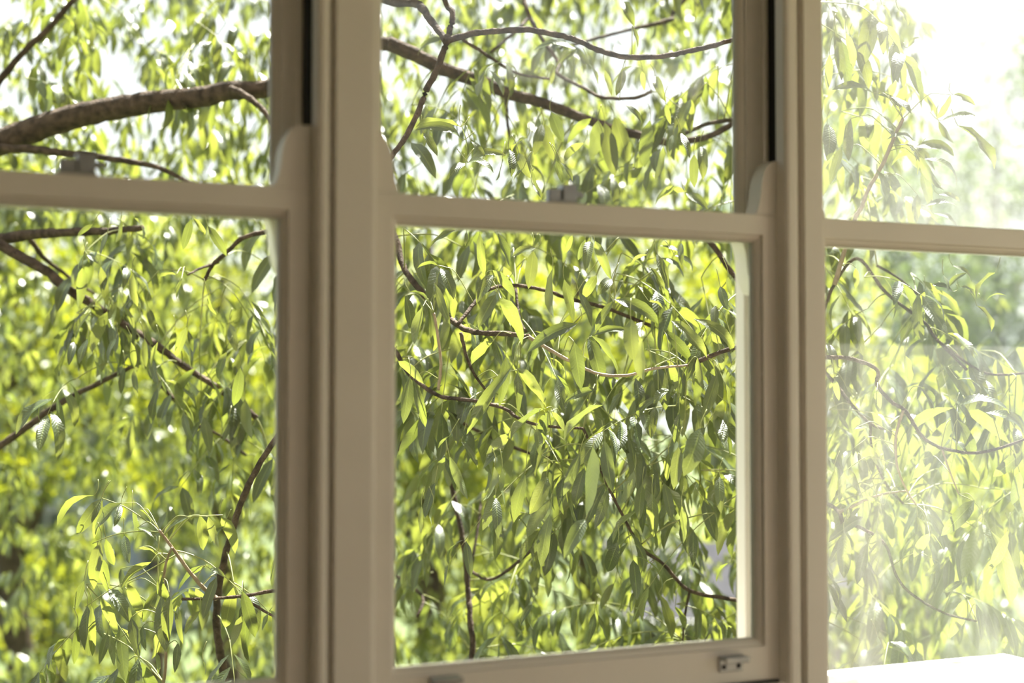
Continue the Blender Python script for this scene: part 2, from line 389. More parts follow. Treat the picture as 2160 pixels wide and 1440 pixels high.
TB = at(-420, 700, 4.6); TB = Vector((TB.x, TB.y, GZ))
tree = empty('tree', TB)
tag(tree, 'large leafy tree with long drooping glossy leaves growing close outside the windows', 'tree')
TINV = Matrix.Translation(-TB)
BR_PTS, BR_OBJ = [], []
def branch(name, P, R, m='bark', sides=9, n=6, knots=.10):
    Q = smooth_path(P, n); k = len(Q)
    rr = []
    for i in range(k):
        t = i / (k - 1) * (len(R) - 1); j = min(int(t), len(R) - 2)
        r = R[j] + (R[j + 1] - R[j]) * (t - j)
        rr.append(r * (1 + rng.uniform(-knots, knots) * (1 if r < .015 else .45)))
    jit = [q + Vector((rng.uniform(-1, 1), rng.uniform(-1, 1), rng.uniform(-1, 1))) * r * (.16 if r < .015 else .06) for q, r in zip(Q, rr)]
    V, Fc = tube_data(jit, rr, sides)
    me = bpy.data.meshes.new(name); me.from_pydata(V, [], Fc)
    o = link(name, me, m, tree, True); o.matrix_parent_inverse = TINV
    for q in jit: BR_PTS.append(q); BR_OBJ.append(o)
    return o
def br(pts, d0, d1, w0, w1, m='bark', name='branch', pre=()):
    n = len(pts)
    P = [at(x, y, d0 + (d1 - d0) * i / (n - 1)) for i, (x, y) in enumerate(pts)]
    P = list(pre) + P
    return branch(name, P, [w0 / 2 / F_PX * d0, (w0 + w1) / 4 / F_PX * (d0 + d1) / 2, w1 / 2 / F_PX * d1], m)
# trunk stands left of what the photo shows; limbs leave it towards the windows
fork = at(-420, 620, 4.6)
branch('trunk', [TB, TB + Vector((.05, 0, 1.2)), TB + Vector((0, .05, 2.4)), fork, at(-380, 300, 4.6), at(-300, -80, 4.7), at(-100, -500, 4.8), at(200, -900, 4.9)],
       [.17, .15, .13, .10, .08, .05, .03], sides=12, n=5)
br([(-380, 420), (-200, 360), (-60, 322), (60, 278), (150, 248), (250, 226), (350, 212), (430, 204), (490, 190), (565, 186), (650, 140), (740, 95), (820, 92)], 4.5, 4.15, 62, 30, name='limb')
br([(820, 92), (871, 113), (933, 144), (1012, 171), (1067, 195), (1128, 212), (1197, 236), (1258, 260), (1340, 284), (1420, 300), (1500, 285), (1560, 250)], 4.15, 4.2, 34, 12, name='limb')
br([(488, 188), (522, 205), (560, 238), (600, 300)], 4.2, 4.1, 17, 9)
br([(330, -120), (230, -70), (155, 0), (110, 52), (52, 108), (0, 168), (-60, 240)], 4.5, 4.5, 9, 16)
br([(-200, 360), (-60, 318), (60, 315), (130, 322), (220, 333), (330, 352), (420, 400)], 4.4, 4.3, 24, 8)
br([(-380, 560), (-200, 540), (-40, 512), (60, 495), (130, 490), (230, 487), (300, 480)], 4.4, 4.0, 34, 12)
br([(-20, 505), (50, 545), (99, 572), (135, 604), (198, 643), (270, 690), (344, 739), (407, 785), (482, 834), (540, 880)], 4.2, 4.0, 24, 12)
br([(60, 500), (95, 545), (140, 580), (200, 620)], 4.3, 4.5, 12, 5)
br([(-200, 1040), (-60, 975), (25, 923), (85, 880), (142, 841), (198, 813), (255, 785), (320, 750)], 4.4, 4.1, 18, 9)
br([(300, 760), (336, 806), (375, 852), (414, 895), (460, 916), (520, 960)], 4.2, 4.4, 11, 6)
br([(640, 470), (567, 487), (514, 501), (485, 526), (450, 558), (432, 590)], 3.8, 3.9, 11, 8)
br([(460, 553), (425, 565), (395, 580)], 3.9, 3.8, 7, 4)
low = at(-420, 1500, 4.6)
br([(-300, 1900), (200, 1800), (430, 1640), (470, 1500), (471, 1412), (460, 1355), (457, 1284), (464, 1224), (478, 1160), (499, 1090), (524, 1022), (581, 925), (640, 850)], 3.9, 3.35, 20, 12)
br([(640, 1235), (581, 1245), (514, 1256), (450, 1262), (383, 1263)], 3.35, 3.3, 9, 6)
br([(505, 1256), (545, 1281), (584, 1302), (640, 1320)], 3.33, 3.3, 6, 5)
br([(336, 1118), (365, 1157), (393, 1196), (425, 1235), (457, 1262)], 3.2, 3.33, 6, 10, 'shoot')
br([(345, 1440), (350, 1380), (342, 1260), (350, 1190), (362, 1155)], 3.35, 3.22, 7, 5, 'shoot')
# middle window
br([(560, -330), (680, -150), (760, -40), (820, 2), (878, 8), (905, 38), (942, 86)], 4.0, 3.55, 22, 15)
br([(900, -120), (938, 0), (955, 28), (950, 60), (943, 86)], 3.6, 3.55, 11, 14)
br([(942, 86), (925, 140), (900, 190), (880, 240), (855, 290), (820, 338), (780, 400)], 3.55, 3.4, 15, 10)
br([(942, 86), (990, 72), (1040, 66), (1110, 62), (1170, 72), (1220, 86), (1260, 105), (1320, 120), (1400, 118), (1450, 108), (1500, 97), (1560, 78), (1640, 40)], 3.55, 3.5, 14, 10)
br([(1090, -60), (1105, 0), (1118, 35), (1145, 85), (1178, 132), (1176, 156), (1230, 185), (1270, 205), (1340, 206), (1375, 192)], 4.4, 4.0, 10, 7)
br([(1118, 35), (1085, 68), (1035, 110)], 4.5, 4.3, 8, 6)
br([(975, 82), (1030, 118), (1090, 154), (1160, 166)], 3.9, 4.0, 8, 5)
br([(1420, 40), (1300, 70), (1180, 102)], 4.6, 4.4, 9, 6)
br([(1500, -60), (1425, 20), (1410, 45), (1330, 62)], 4.7, 4.6, 10, 6)
br([(1068, 205), (1070, 250), (1078, 315)], 4.3, 4.4, 9, 6)
br([(1440, 285), (1490, 262), (1560, 250)], 4.2, 4.0, 8, 10)
br([(600, 300), (690, 350), (770, 410), (832, 498), (850, 560), (880, 605), (930, 655), (965, 685), (1000, 700), (1060, 703), (1115, 710)], 3.9, 3.3, 15, 11)
br([(1115, 710), (1160, 738), (1210, 765), (1262, 788), (1320, 792), (1375, 778), (1450, 770)], 3.3, 3.35, 9, 5, 'shoot')
br([(965, 685), (1000, 640), (1032, 610), (1085, 602), (1150, 612), (1200, 630), (1280, 650), (1380, 690)], 3.35, 3.75, 8, 8)
br([(972, 702), (985, 755), (1005, 796), (1040, 840)], 3.32, 3.4, 8, 5)
br([(1088, 610), (1095, 670), (1110, 700)], 3.6, 3.5, 7, 5)
br([(690, 352), (715, 540), (775, 685), (832, 740), (860, 785), (895, 815), (930, 836), (1000, 845), (1060, 860), (1100, 885), (1150, 898), (1230, 903)], 3.75, 3.35, 12, 6)
br([(915, 660), (922, 700), (930, 770), (924, 822)], 3.33, 3.36, 6, 7, 'shoot')
br([(775, 685), (785, 860), (820, 955), (880, 900), (945, 880), (1010, 910), (1130, 960), (1220, 965)], 3.9, 4.0, 13, 6)
br([(470, 1500), (760, 1560), (960, 1480), (995, 1385), (991, 1300), (988, 1250), (978, 1150), (960, 1060), (945, 960), (935, 880)], 3.9, 4.2, 15, 10, 'bark')
br([(985, 1240), (1010, 1100), (1015, 1040)], 4.2, 4.4, 8, 5)
br([(1130, 1152), (1080, 1195), (1035, 1222), (1000, 1208), (980, 1180)], 3.8, 4.1, 7, 6)
br([(880, 1300), (892, 1262), (860, 1230), (820, 1205)], 4.2, 4.4, 7, 7)
br([(1230, 903), (1290, 1040), (1350, 1150), (1400, 1190), (1455, 1245), (1550, 1265), (1640, 1290)], 3.45, 3.9, 6, 9)
br([(1455, 1245), (1446, 1290), (1440, 1350)], 3.8, 3.85, 6, 4)
br([(1460, 470), (1500, 512), (1540, 570), (1600, 640)], 3.9, 3.8, 13, 10)
# dusty window
br([(1450, 770), (1600, 720), (1690, 748), (1745, 753), (1800, 757), (1850, 780), (1850, 810), (1880, 846), (1910, 866), (1930, 898), (1950, 925), (1985, 945)], 3.4, 3.35, 10, 7)
br([(1905, 865), (1890, 920), (1892, 980), (1910, 1030), (1932, 1064)], 3.36, 3.4, 7, 4, 'shoot')
br([(1600, 640), (1690, 745), (1745, 790), (1790, 845), (1835, 892), (1880, 908)], 3.8, 3.6, 10, 6)
br([(1836, 893), (1840, 950), (1868, 1020), (1906, 1062)], 3.62, 3.65, 6, 5)
br([(1690, 745), (1738, 650), (1760, 600), (1808, 545), (1870, 618), (1950, 680), (1976, 716), (2040, 780)], 3.75, 3.7, 8, 6)
br([(1850, 560), (1900, 590), (1960, 645)], 3.75, 3.8, 6, 4)
br([(1760, 600), (1800, 470), (1816, 440), (1832, 400), (1860, 350), (1886, 290), (1905, 250)], 3.5, 3.45, 10, 8, 'shoot')
br([(1640, 1030), (1700, 1040), (1745, 1062), (1770, 1080), (1778, 1110)], 3.7, 3.5, 9, 9)
br([(1770, 1080), (1850, 1045), (1910, 1035)], 3.5, 3.4, 7, 4, 'shoot')
br([(1778, 1100), (1830, 1120), (1868, 1150), (1890, 1212), (1920, 1250), (1990, 1292), (2060, 1310)], 3.5, 3.5, 7, 5)
br([(1985, 945), (2060, 955), (2140, 934), (2220, 900)], 3.35, 3.3, 7, 5)
br([(1985, 942), (2002, 990), (2022, 1042)], 3.35, 3.4, 5, 3, 'shoot')
br([(1976, 716), (2050, 772), (2100, 790), (2180, 785)], 3.7, 3.7, 6, 5)

# ------------------------------------------------------------------ the tree: leaves
def leaf_shape(bend, wave, twist, fold, n, cols, seed):
    """blade with base at 0, tip at (1,0,0), arching towards +z; width 1 in y before scaling"""
    r = random.Random(seed)
    pts, ang = [(0.0, 0.0)], 0
    K = 40
    for i in range(K):
        a = -bend * ((i + .5) / K) ** 1.1
        pts.append((pts[-1][0] + math.cos(a) / K, pts[-1][1] + math.sin(a) / K))
    ex, ez = pts[-1]; Lc = math.hypot(ex, ez); ca, sa = ex / Lc, ez / Lc
    cl = [((x * ca + z * sa) / Lc, (-x * sa + z * ca) / Lc) for x, z in pts]
    V, UV, Fc = [], [], []
    ph = r.uniform(0, 6)
    for i in range(n + 1):
        t = i / n; t = t ** .9
        j = min(int(t * K), K - 1); fr = t * K - j
        cx = cl[j][0] + (cl[j + 1][0] - cl[j][0]) * fr; cz = cl[j][1] + (cl[j + 1][1] - cl[j][1]) * fr
        tx, tz = cl[j + 1][0] - cl[j][0], cl[j + 1][1] - cl[j][1]; q = math.hypot(tx, tz); tx /= q; tz /= q
        wd = .012 if i in (0,) else (.004 if i == n else .5 * 1.72 * (t ** .62) * (1 - t) ** .72)
        tw = twist * (t - .3)
        for k in range(cols):
            v = k / (cols - 1) * 2 - 1
            y = v * wd
            h = abs(v) * wd * fold + wave * abs(v) * math.sin(t * 11 + ph + (1.3 if v > 0 else 0)) * min(1, 4 * t * (1 - t))
            y2 = y * math.cos(tw); h2 = h + y * math.sin(tw)
            V.append((cx - tz * h2 * .30, y2, cz + tx * h2 * .30)); UV.append((t, (v + 1) / 2))
    for i in range(n):
        for k in range(cols - 1):
            a = i * cols + k
            Fc.append((a, a + cols, a + cols + 1, a + 1))
    return np.array(V), np.array(UV), np.array(Fc)
# (the .30 above keeps fold and wave in scale with a blade about 0.3 as wide as long)
SPEC = [(.2, .05, .3, .25), (.5, .09, -.5, .35), (.8, .07, .6, .2), (1.1, .10, -.3, .45), (1.5, .06, .8, .3), (1.9, .09, -.7, .35), (.9, .14, .9, .6), (.35, .12, -1.0, .15)]
HI = [leaf_shape(*s, 6, 5, i) for i, s in enumerate(SPEC)]
LO = [leaf_shape(*s, 3, 3, i) for i, s in enumerate(SPEC)]
BEND = [s[0] for s in SPEC]

def frame(base, tip, b0, wr):
    c = tip - base; L = c.length; c.normalize()
    z = b0 - c * b0.dot(c)
    if z.length < 1e-3: z = Vector((.3, -.9, .1)) - c * Vector((.3, -.9, .1)).dot(c)
    z.normalize(); y = z.cross(c)
    return Matrix(((c.x * L, y.x * L * wr, z.x * L, base.x), (c.y * L, y.y * L * wr, z.y * L, base.y), (c.z * L, y.z * L * wr, z.z * L, base.z), (0, 0, 0, 1)))
def pick(bend):
    ks = sorted(range(len(BEND)), key=lambda i: abs(BEND[i] - bend) + rng.uniform(0, .45))
    return ks[0]
UPV = Vector((0, 0, 1))
NEAR = []        # (matrix, variant)
FARL = []        # leaves of the same tree too far back to be told apart
STALK = []       # (points, radii)
def rnd_h():
    a = rng.uniform(0, 2 * math.pi); return Vector((math.cos(a), math.sin(a), 0))
_bp = np.array([tuple(q) for q in BR_PTS])
def nearest_branch(p):
    d = ((_bp - np.array(tuple(p))) ** 2).sum(1); i = int(d.argmin()); return i, math.sqrt(d[i])
def stalk(P, r0, r1): STALK.append((P, r0, r1))

def hand(rows, ox, oy, sc, dep, dv, wr=.38, conn=True):
    for q in rows:
        d = dep + rng.uniform(-dv, dv)
        b = at(ox + q[0] / sc, oy + q[1] / sc, d); t = at(ox + q[2] / sc, oy + q[3] / sc, d + rng.uniform(-.05, .05))
        k = q[4] if len(q) > 4 else 1.0
        c = (t - b).normalized()
        face = (-_fw if rng.random() < .68 else _fw * .5) + _rt * rng.uniform(-.6, .6)
        hz = math.hypot(c.x, c.y)
        b0 = UPV * (.25 + .55 * hz) + face * rng.uniform(.5, 1.2)
        side = c.dot(_rt)
        bend = .25 + 1.3 * min(1, abs(side) * 1.1) * rng.uniform(.6, 1.2) if side ** 2 > .12 else rng.uniform(.1, .9)
        NEAR.append((frame(b, t, b0, wr * k * rng.uniform(.88, 1.12)), pick(bend)))
        if conn:
            i, dd = nearest_branch(b)
            e = BR_PTS[i]
            if dd < .13:
                mid = (b + e) / 2 + UPV * dd * .22
                stalk([b, b + (mid - b) * .5 + UPV * .004, mid, e], .0008, .0013)
            else:
                stalk([b, b - c * .012 + UPV * .008, b - c * .02 + UPV * .025 + rnd_h() * .01], .0008, .0011)

def compound(p, d, L, pairs, ll, out, stalks=True, wr=.38):
    d = d.normalized(); sag = rng.uniform(.15, .5)
    def pt(t): return p + d * L * t - UPV * sag * L * t * t
    if stalks: stalk([pt(i / 5) for i in range(6)], .0016, .0008)
    sd = d.cross(UPV)
    if sd.length < .1: sd = rnd_h()
    sd.normalize()
    for i in range(pairs):
        t = .3 + .65 * i / max(1, pairs - 1)
        tg = (pt(t + .02) - pt(t)).normalized()
        for s in (-1, 1):
            if rng.random() < .12: continue
            b = pt(t)
            b0 = (sd * s * rng.uniform(.6, 1) + tg * .4 + UPV * rng.uniform(0, .5)).normalized()
            l = ll * rng.uniform(.7, 1.2)
            c = (b0 * rng.uniform(.25, .75) - UPV * rng.uniform(.6, 1.3) + rnd_h() * .2).normalized()
            out.append((frame(b + b0 * .006, b + c * l, b0 + rnd_h() * .35, wr * rng.uniform(.85, 1.2)), pick(rng.uniform(.2, 1.7))))
    b = pt(1); c = ((pt(1) - pt(.9)).normalized() - UPV * .5).normalized()
    out.append((frame(b, b + c * ll, UPV + rnd_h() * .6, wr), pick(rng.uniform(.1, .8))))

def scatter(x0, x1, y0, y1, d0, d1, n, ll=.115, out=None, twig=True, keep=None, lean=None):
    out = NEAR if out is None else out
    for _ in range(n):
        for _try in range(20):
            x, y = rng.uniform(x0, x1), rng.uniform(y0, y1)
            if keep is None or rng.random() < keep(x, y): break
        p = at(x, y, rng.uniform(d0, d1))
        d = rnd_h() - UPV * rng.uniform(-.1, 1.0)
        L = rng.uniform(.14, .26)
        compound(p, d, L, rng.randint(3, 5), ll * rng.uniform(.85, 1.15), out, stalks=out is NEAR)
        if twig and out is NEAR:
            i, dd = nearest_branch(p); e = BR_PTS[i]
            if dd < .38:
                stalk([e, e + (p - e) * .4 + UPV * .10 * dd, e + (p - e) * .8 + UPV * .05 * dd, p], .0020, .0014)

c1 = [(440,780,165,785,.8),(450,865,160,805,.9),(440,760,482,920),(215,820,300,960),(470,1005,365,1105,1.2),(510,870,592,962),(490,1000,722,955),(490,1000,645,1065,1.3),(740,920,752,1090),(800,940,872,1100,1.2),(700,970,660,1112),(830,1035,768,1120),(880,1040,932,1180),(1030,990,1072,1130),(1060,1000,1132,1115),(890,1140,940,1222)]
c1b = [(140,880,290,1100,1.2),(340,235,180,345),(945,765,895,955,1.3),(1000,690,1075,875,1.2),(960,760,1015,990,1.2),(1245,730,1098,885),(1290,740,1240,985,1.4),(1330,755,1392,1092),(1390,720,1475,1015,1.2),(1200,880,1085,995,1.3),(1610,740,1575,1030,1.3),(1750,830,1732,965),(1800,820,1855,975),(1690,900,1640,1105),(1880,950,1882,1155),(1920,900,1935,1110),(1830,1180,1640,1265,1.5),(1830,1190,1965,1290,1.5),(1150,300,890,312),(1160,310,1050,392),(1440,10,1512,165),(1500,160,1535,295),(1640,470,1710,630),(1705,640,1735,765),(1500,410,1380,525),(1230,390,1285,520),(1330,430,1372,590),(1450,430,1400,590),(1560,440,1575,560),(850,850,760,935),(1020,400,1000,520),(1420,620,1560,760)]
hand(c1, 820, 0, 2.919, 3.3, .05, .38)
hand(c1b, 820, 0, 2.919, 3.75, .2, .38)
c2 = [(415,75,250,185),(480,85,470,170),(560,90,590,355,.8),(670,90,745,300),(905,185,760,235,1.4),(890,200,860,435,1.4),(1010,310,1015,615,.9),(1080,375,1140,640,.9),(1170,450,1250,670,.9),(1130,100,1090,215),(1210,130,1165,260),(1240,140,1215,335),(1270,140,1370,380,.8),(1590,225,1485,295,1.2),(1650,220,1722,440),(1600,300,1690,470,.8),(320,310,400,500,1.2),(640,320,780,490,1.1),(640,350,540,525,1.3),(660,470,550,675,1.2),(680,490,820,780,1.2),(300,290,175,310),(100,480,130,680,1.2),(210,545,160,780),(245,530,275,820,.7),(130,450,250,530),(280,400,380,660,.8),(1280,350,1200,490,1.4),(1370,370,1285,475,1.4),(1390,500,1660,650),(1380,510,1270,690),(1480,690,1260,720,.9),(1160,650,850,830,.9),(1070,700,1020,945,1.1),(1140,760,1185,1060,1.1),(1230,740,1310,1030,1.1),(1250,725,1410,970,.8),(1690,690,1860,880),(1740,630,1960,860,.9),(1880,620,2120,830,.9),(760,910,480,1330,.55),(690,990,580,1210,1.6),(790,920,970,1160,.9),(790,950,800,1200,1.0),(720,850,680,1160,.8),(640,760,510,900,1.3),(1280,1055,1080,1140),(1720,1050,1630,1145,1.3),(1660,1100,1520,1240),(130,980,90,1265,1.1),(150,990,225,1285,.7),(60,880,215,1020),(970,1170,750,1370,.8),(980,1190,940,1400,1.2),(1000,1190,1080,1310),(1320,1150,1080,1370,.8),(1950,1290,1840,1405,1.4),(1790,1200,1760,1390),(2010,540,2000,660,1.4),(1990,670,2060,950,.7),(2040,420,2085,565,1.1),(1900,860,1940,1060),(1850,870,1880,1030),(2020,960,1930,1235),(2060,1000,2075,1285,.6),(1800,150,1805,290),(1760,230,1870,330),(1600,510,1690,560),(2090,360,2110,480),(1560,640,1490,760,1.2)]
c2n = [(1490,620,1510,880,1.3),(1560,740,1570,1000,1.1)]
hand(c2, 820, 460, 2.919, 3.3, .12, .38)
hand(c2n, 820, 460, 2.919, 3.0, .04, .38)
c3 = [(370,55,300,130),(440,90,540,250,.7),(340,185,270,370,1.1),(280,340,215,560,1.2),(370,180,480,440,.8),(200,480,195,650,.6),(270,470,265,610,.8),(730,40,590,200,1.3),(690,150,570,260),(640,240,570,450),(650,410,570,630,1.2),(650,430,665,680,.9),(690,250,710,490),(830,290,760,580,1.1),(960,300,855,530,1.5),(980,440,840,670,1.1),(980,530,925,855,.9),(1190,250,1130,490,1.1),(1310,350,1200,600,1.1),(1330,380,1250,620,1.0),(1490,270,1410,470,1.1),(1540,350,1520,570),(1600,400,1610,670),(1510,510,1360,710),(1390,700,1330,880,1.3),(1780,480,1790,710),(1760,120,1730,380,1.2),(1700,160,1690,330),(2010,300,2020,530,.9),(900,10,915,175,1.5),(1160,160,1060,420),(1310,80,1360,400,.9)]
c3n = [(1240,120,1200,540,1.1),(1195,560,1065,800,1.3),(1890,15,1790,300,1.4)]
c3f = [(1370,950,1290,1110),(1410,960,1385,1140),(1250,1130,1205,1330),(1270,1140,1320,1290,.8),(1640,1010,1720,1290,.8),(2080,820,1990,945),(1560,980,1545,1140),(1490,1000,1470,1130),(870,1080,800,1210,1.2),(860,1090,880,1230),(1740,1090,1800,1230),(1980,1090,2050,1180)]
hand(c3, 820, 900, 2.88, 3.32, .12, .38)
hand(c3n, 820, 900, 2.88, 3.02, .04, .38)
hand(c3f, 820, 900, 2.88, 3.7, .1, .36)
c5 = [(550,150,460,220),(500,330,470,420),(490,410,465,650,1.1),(520,330,590,390),(540,670,450,830),(640,670,550,910),(520,830,470,980),(440,850,410,990),(600,400,640,640),(790,440,820,640),(700,600,690,790),(740,640,800,770),(880,640,930,800),(840,700,910,870),(780,850,800,1000),(940,850,900,1000),(1140,120,1090,300,1.1),(1150,110,1220,210),(1240,160,1350,340,1.1),(1050,450,940,470),(1080,480,1050,590),(1040,780,1010,900),(1110,760,1050,940),(1120,780,1150,910),(1240,570,1290,690),(1370,740,1410,910,1.1),(1350,910,1300,1080,1.2),(1430,1000,1390,1230,1.2),(1460,1190,1500,1430,1.2),(560,960,600,1100),(740,1000,720,1160),(800,1010,820,1190),(900,950,940,1110),(940,1120,900,1340),(1360,1330,1330,1440,1.2),(720,120,690,260),(800,110,850,240),(640,200,600,330),(860,830,870,1000),(690,830,640,960)]
hand(c5, 0, 420, 2.823, 3.75, .12, .36)
c6 = [(560,325,340,505,.7),(600,345,455,555,1.3),(610,350,560,580,.7),(720,370,570,560,1.4),(720,380,680,510),(790,410,800,590,1.2),(830,410,900,490,1.2),(820,515,940,600),(1120,450,975,560),(1190,440,1210,650,1.1),(1240,450,1300,630,.9),(1320,450,1400,670,1.2),(1340,500,1270,620,.8),(600,600,560,880,1.1),(630,580,680,740),(740,560,770,730),(500,830,445,1010),(580,700,640,900,1.1),(650,880,780,1090,1.3),(600,930,690,1165,1.2),(520,980,530,1280,1.2),(545,980,550,1280,.5),(460,1100,440,1330,.7),(640,1140,590,1330),(660,1150,680,1340),(760,850,850,1060),(820,640,950,720,1.2),(960,790,1060,1030),(940,880,850,1080),(960,920,990,1260,1.1),(1010,920,1000,1200),(1060,980,1090,1210,.7),(1190,1010,1100,1150),(1240,740,1060,890),(1290,810,1210,1060,1.1),(1390,870,1340,1110,1.2),(1440,890,1520,1170),(1440,1040,1380,1220,1.2),(1470,920,1490,1330,.7),(1250,760,1340,810),(780,1050,830,1290),(850,1100,870,1250),(930,1150,900,1300),(1060,1200,1040,1380),(1210,1310,1220,1395,1.3),(1640,690,1620,870,.8),(900,720,720,880),(930,1260,940,1390),(1640,960,1560,1130,1.1),(720,760,740,900),(700,1180,720,1330)]
hand(c6, 0, 930, 2.823, 3.28, .08, .38)
for a in [((336,1118),(300,1092),(262,1068),(215,1050)),((338,1122),(290,1120),(240,1128),(195,1146)),((345,1128),(370,1105),(400,1090),(470,1086)),((366,1160),(400,1168),(445,1190),(500,1240),(530,1270)),((336,1130),(333,1200),(338,1255)),((370,1170),(300,1210),(230,1245),(180,1280))]:
    stalk([at(x, y, 3.25) for x, y in a], .0018, .0010)
c7 = [(130,150,180,390),(170,140,200,290),(190,170,265,380),(120,130,150,340),(100,40,160,130),(320,20,350,100),(390,40,430,110),(430,200,480,160),(300,400,410,470,1.2),(360,410,445,480,1.2),(280,390,110,380),(100,230,90,380),(190,500,180,680),(90,520,90,680,1.2),(455,620,625,660,1.1),(460,640,360,700,1.1),(470,670,470,740,1.3),(480,660,580,800),(500,670,635,790),(490,720,530,890),(450,590,340,590),(560,510,625,605,1.1),(610,400,550,500),(620,400,715,445),(570,510,720,490),(640,530,795,715),(330,720,400,830,1.2),(300,720,340,850,1.2),(470,820,465,940,1.2),(500,870,640,870),(540,900,640,960),(210,1130,210,1220,1.2),(620,1120,700,1190),(600,1210,680,1150),(580,1160,600,1230),(800,1150,720,1260,1.2),(620,1230,530,1200),(500,1230,480,1300,1.3),(650,1210,710,1250),(760,1270,850,1250),(720,1290,780,1400,1.2),(470,1330,620,1310),(150,620,100,780),(560,820,650,850)]
hand(c7, 1700, 0, 2.0, 3.5, .12, .36)
c8 = [(620,280,430,440,.9),(610,330,500,490,1.3),(640,330,700,510,1.1),(640,270,860,310),(690,290,860,430),(760,300,920,400),(910,470,790,570,1.3),(490,500,440,600,1.5),(240,740,90,850,1.1),(160,810,95,940,1.1),(160,800,160,1000,1.2),(260,850,215,1025,1.1),(300,795,295,985,1.2),(330,690,160,740),(180,760,230,700),(470,740,500,820,1.3),(520,810,455,910,1.2),(530,810,580,880,1.2),(710,670,570,820,1.2),(740,770,660,1000,1.2),(850,800,770,960,1.1),(860,800,880,1020,1.1),(780,800,860,1110),(660,1010,580,1060,1.3),(680,1080,610,1250,1.2),(720,1110,740,1260,1.1),(200,370,270,375),(270,440,330,540),(190,460,160,540),(220,470,240,550),(120,540,90,680),(160,550,140,680),(180,540,230,640),(400,480,330,550),(370,580,300,640),(140,310,180,370),(170,190,220,240,1.3),(120,160,140,250),(300,210,300,310),(420,60,440,180,1.2),(640,160,740,200),(480,190,540,290),(900,550,870,690,1.3),(560,930,500,990),(300,1240,330,1300)]
hand(c8, 1700, 720, 2.0, 3.42, .12, .36)

n_hand = len(NEAR)
scatter(820, 1560, 470, 1000, 3.55, 4.1, 46)
scatter(1250, 1600, 560, 1050, 3.5, 3.9, 18)
scatter(1050, 1560, 900, 1120, 3.5, 3.8, 14)
scatter(820, 1560, 980, 1430, 4.0, 4.8, 46)
scatter(1150, 1560, 1180, 1420, 3.8, 4.1, 8)
scatter(860, 1560, 60, 430, 3.9, 4.6, 26)
scatter(150, 560, 440, 830, 3.85, 4.3, 24)
scatter(380, 600, 780, 1000, 3.9, 4.3, 8)
scatter(160, 520, 1140, 1400, 3.4, 3.55, 6)
scatter(-40, 560, -60, 200, 4.4, 5.2, 24)
scatter(1700, 2000, 540, 1350, 3.6, 4.3, 46, keep=lambda x, y: 1.0 if x < 1900 else .6)
scatter(1940, 2200, 700, 1330, 3.6, 4.2, 20)
scatter(1700, 1860, -50, 470, 3.6, 4.2, 14)
# deeper foliage of the same tree
def kp(x, y):
    if x > 1880 and y < 560: return .02
    if x > 1990: return .35
    return 1.0
scatter(-500, 700, 480, 1600, 6.0, 8.6, 560, out=FARL, keep=kp)
scatter(700, 2250, 480, 1600, 4.8, 8.2, 480, out=FARL, keep=kp)
scatter(-500, 700, -350, 480, 5.2, 8.6, 620, out=FARL, keep=kp)
scatter(700, 1900, -350, 480, 5.2, 8.6, 720, out=FARL, keep=kp)
# canopy overhead, out of sight, that shades the nearer leaves
scatter(-900, 1500, -1500, -300, 4.0, 7.0, 300, out=FARL)
scatter(800, 1800, -1100, -170, 4.1, 5.6, 200, out=FARL)
# openings in the crown through which the sun reaches two of the nearer sprays
def shades(Mx, c0, rad):
    v = Mx.translation - c0; k = v.dot(sdir)
    return k > .12 and (v - sdir * k).length < rad
for c0, rad in ((at(300, 1210, 3.28), .30), (at(1230, 740, 3.3), .20), (at(1000, 820, 3.3), .14)):
    NEAR[n_hand:] = [q for q in NEAR[n_hand:] if not shades(q[0], c0, rad)]
    FARL[:] = [q for q in FARL if not shades(q[0], c0, rad)]
print('near', len(NEAR), 'far', len(FARL), 'hand', n_hand)

def merged(name, items, m, parent):
    VV, FF, UU, TT = [], [], [], []; off = 0
    rg = np.random.RandomState(3)
    for Mx, v, shapes in items:
        V, UV, Fc = shapes[v]
        A = np.array(Mx)
        VV.append(V @ A[:3, :3].T + A[:3, 3]); FF.append(Fc + off); UU.append(UV); TT.append(np.full(len(V), rg.rand())); off += len(V)
    V = np.concatenate(VV); Fc = np.concatenate(FF); UV = np.concatenate(UU); T = np.concatenate(TT)
    return mesh_np(name, V, Fc, UV, T, m, parent)
def mesh_np(name, V, Fc, UV, T, m, parent):
    me = bpy.data.meshes.new(name)
    me.vertices.add(len(V)); me.vertices.foreach_set('co', V.astype(np.float32).ravel())
    me.loops.add(Fc.size); me.loops.foreach_set('vertex_index', Fc.astype(np.int32).ravel())
    me.polygons.add(len(Fc)); me.polygons.foreach_set('loop_start', np.arange(0, Fc.size, Fc.shape[1], dtype=np.int32))
    me.update(calc_edges=True)
    ul = me.uv_layers.new(name='leaf_uv'); ul.data.foreach_set('uv', UV[Fc.ravel()].astype(np.float32).ravel())
    a = me.attributes.new('leaf_tone', 'FLOAT', 'POINT'); a.data.foreach_set('value', T.astype(np.float32))
    me.polygons.foreach_set('use_smooth', np.ones(len(Fc), dtype=bool))
    return link(name, me, m, parent)

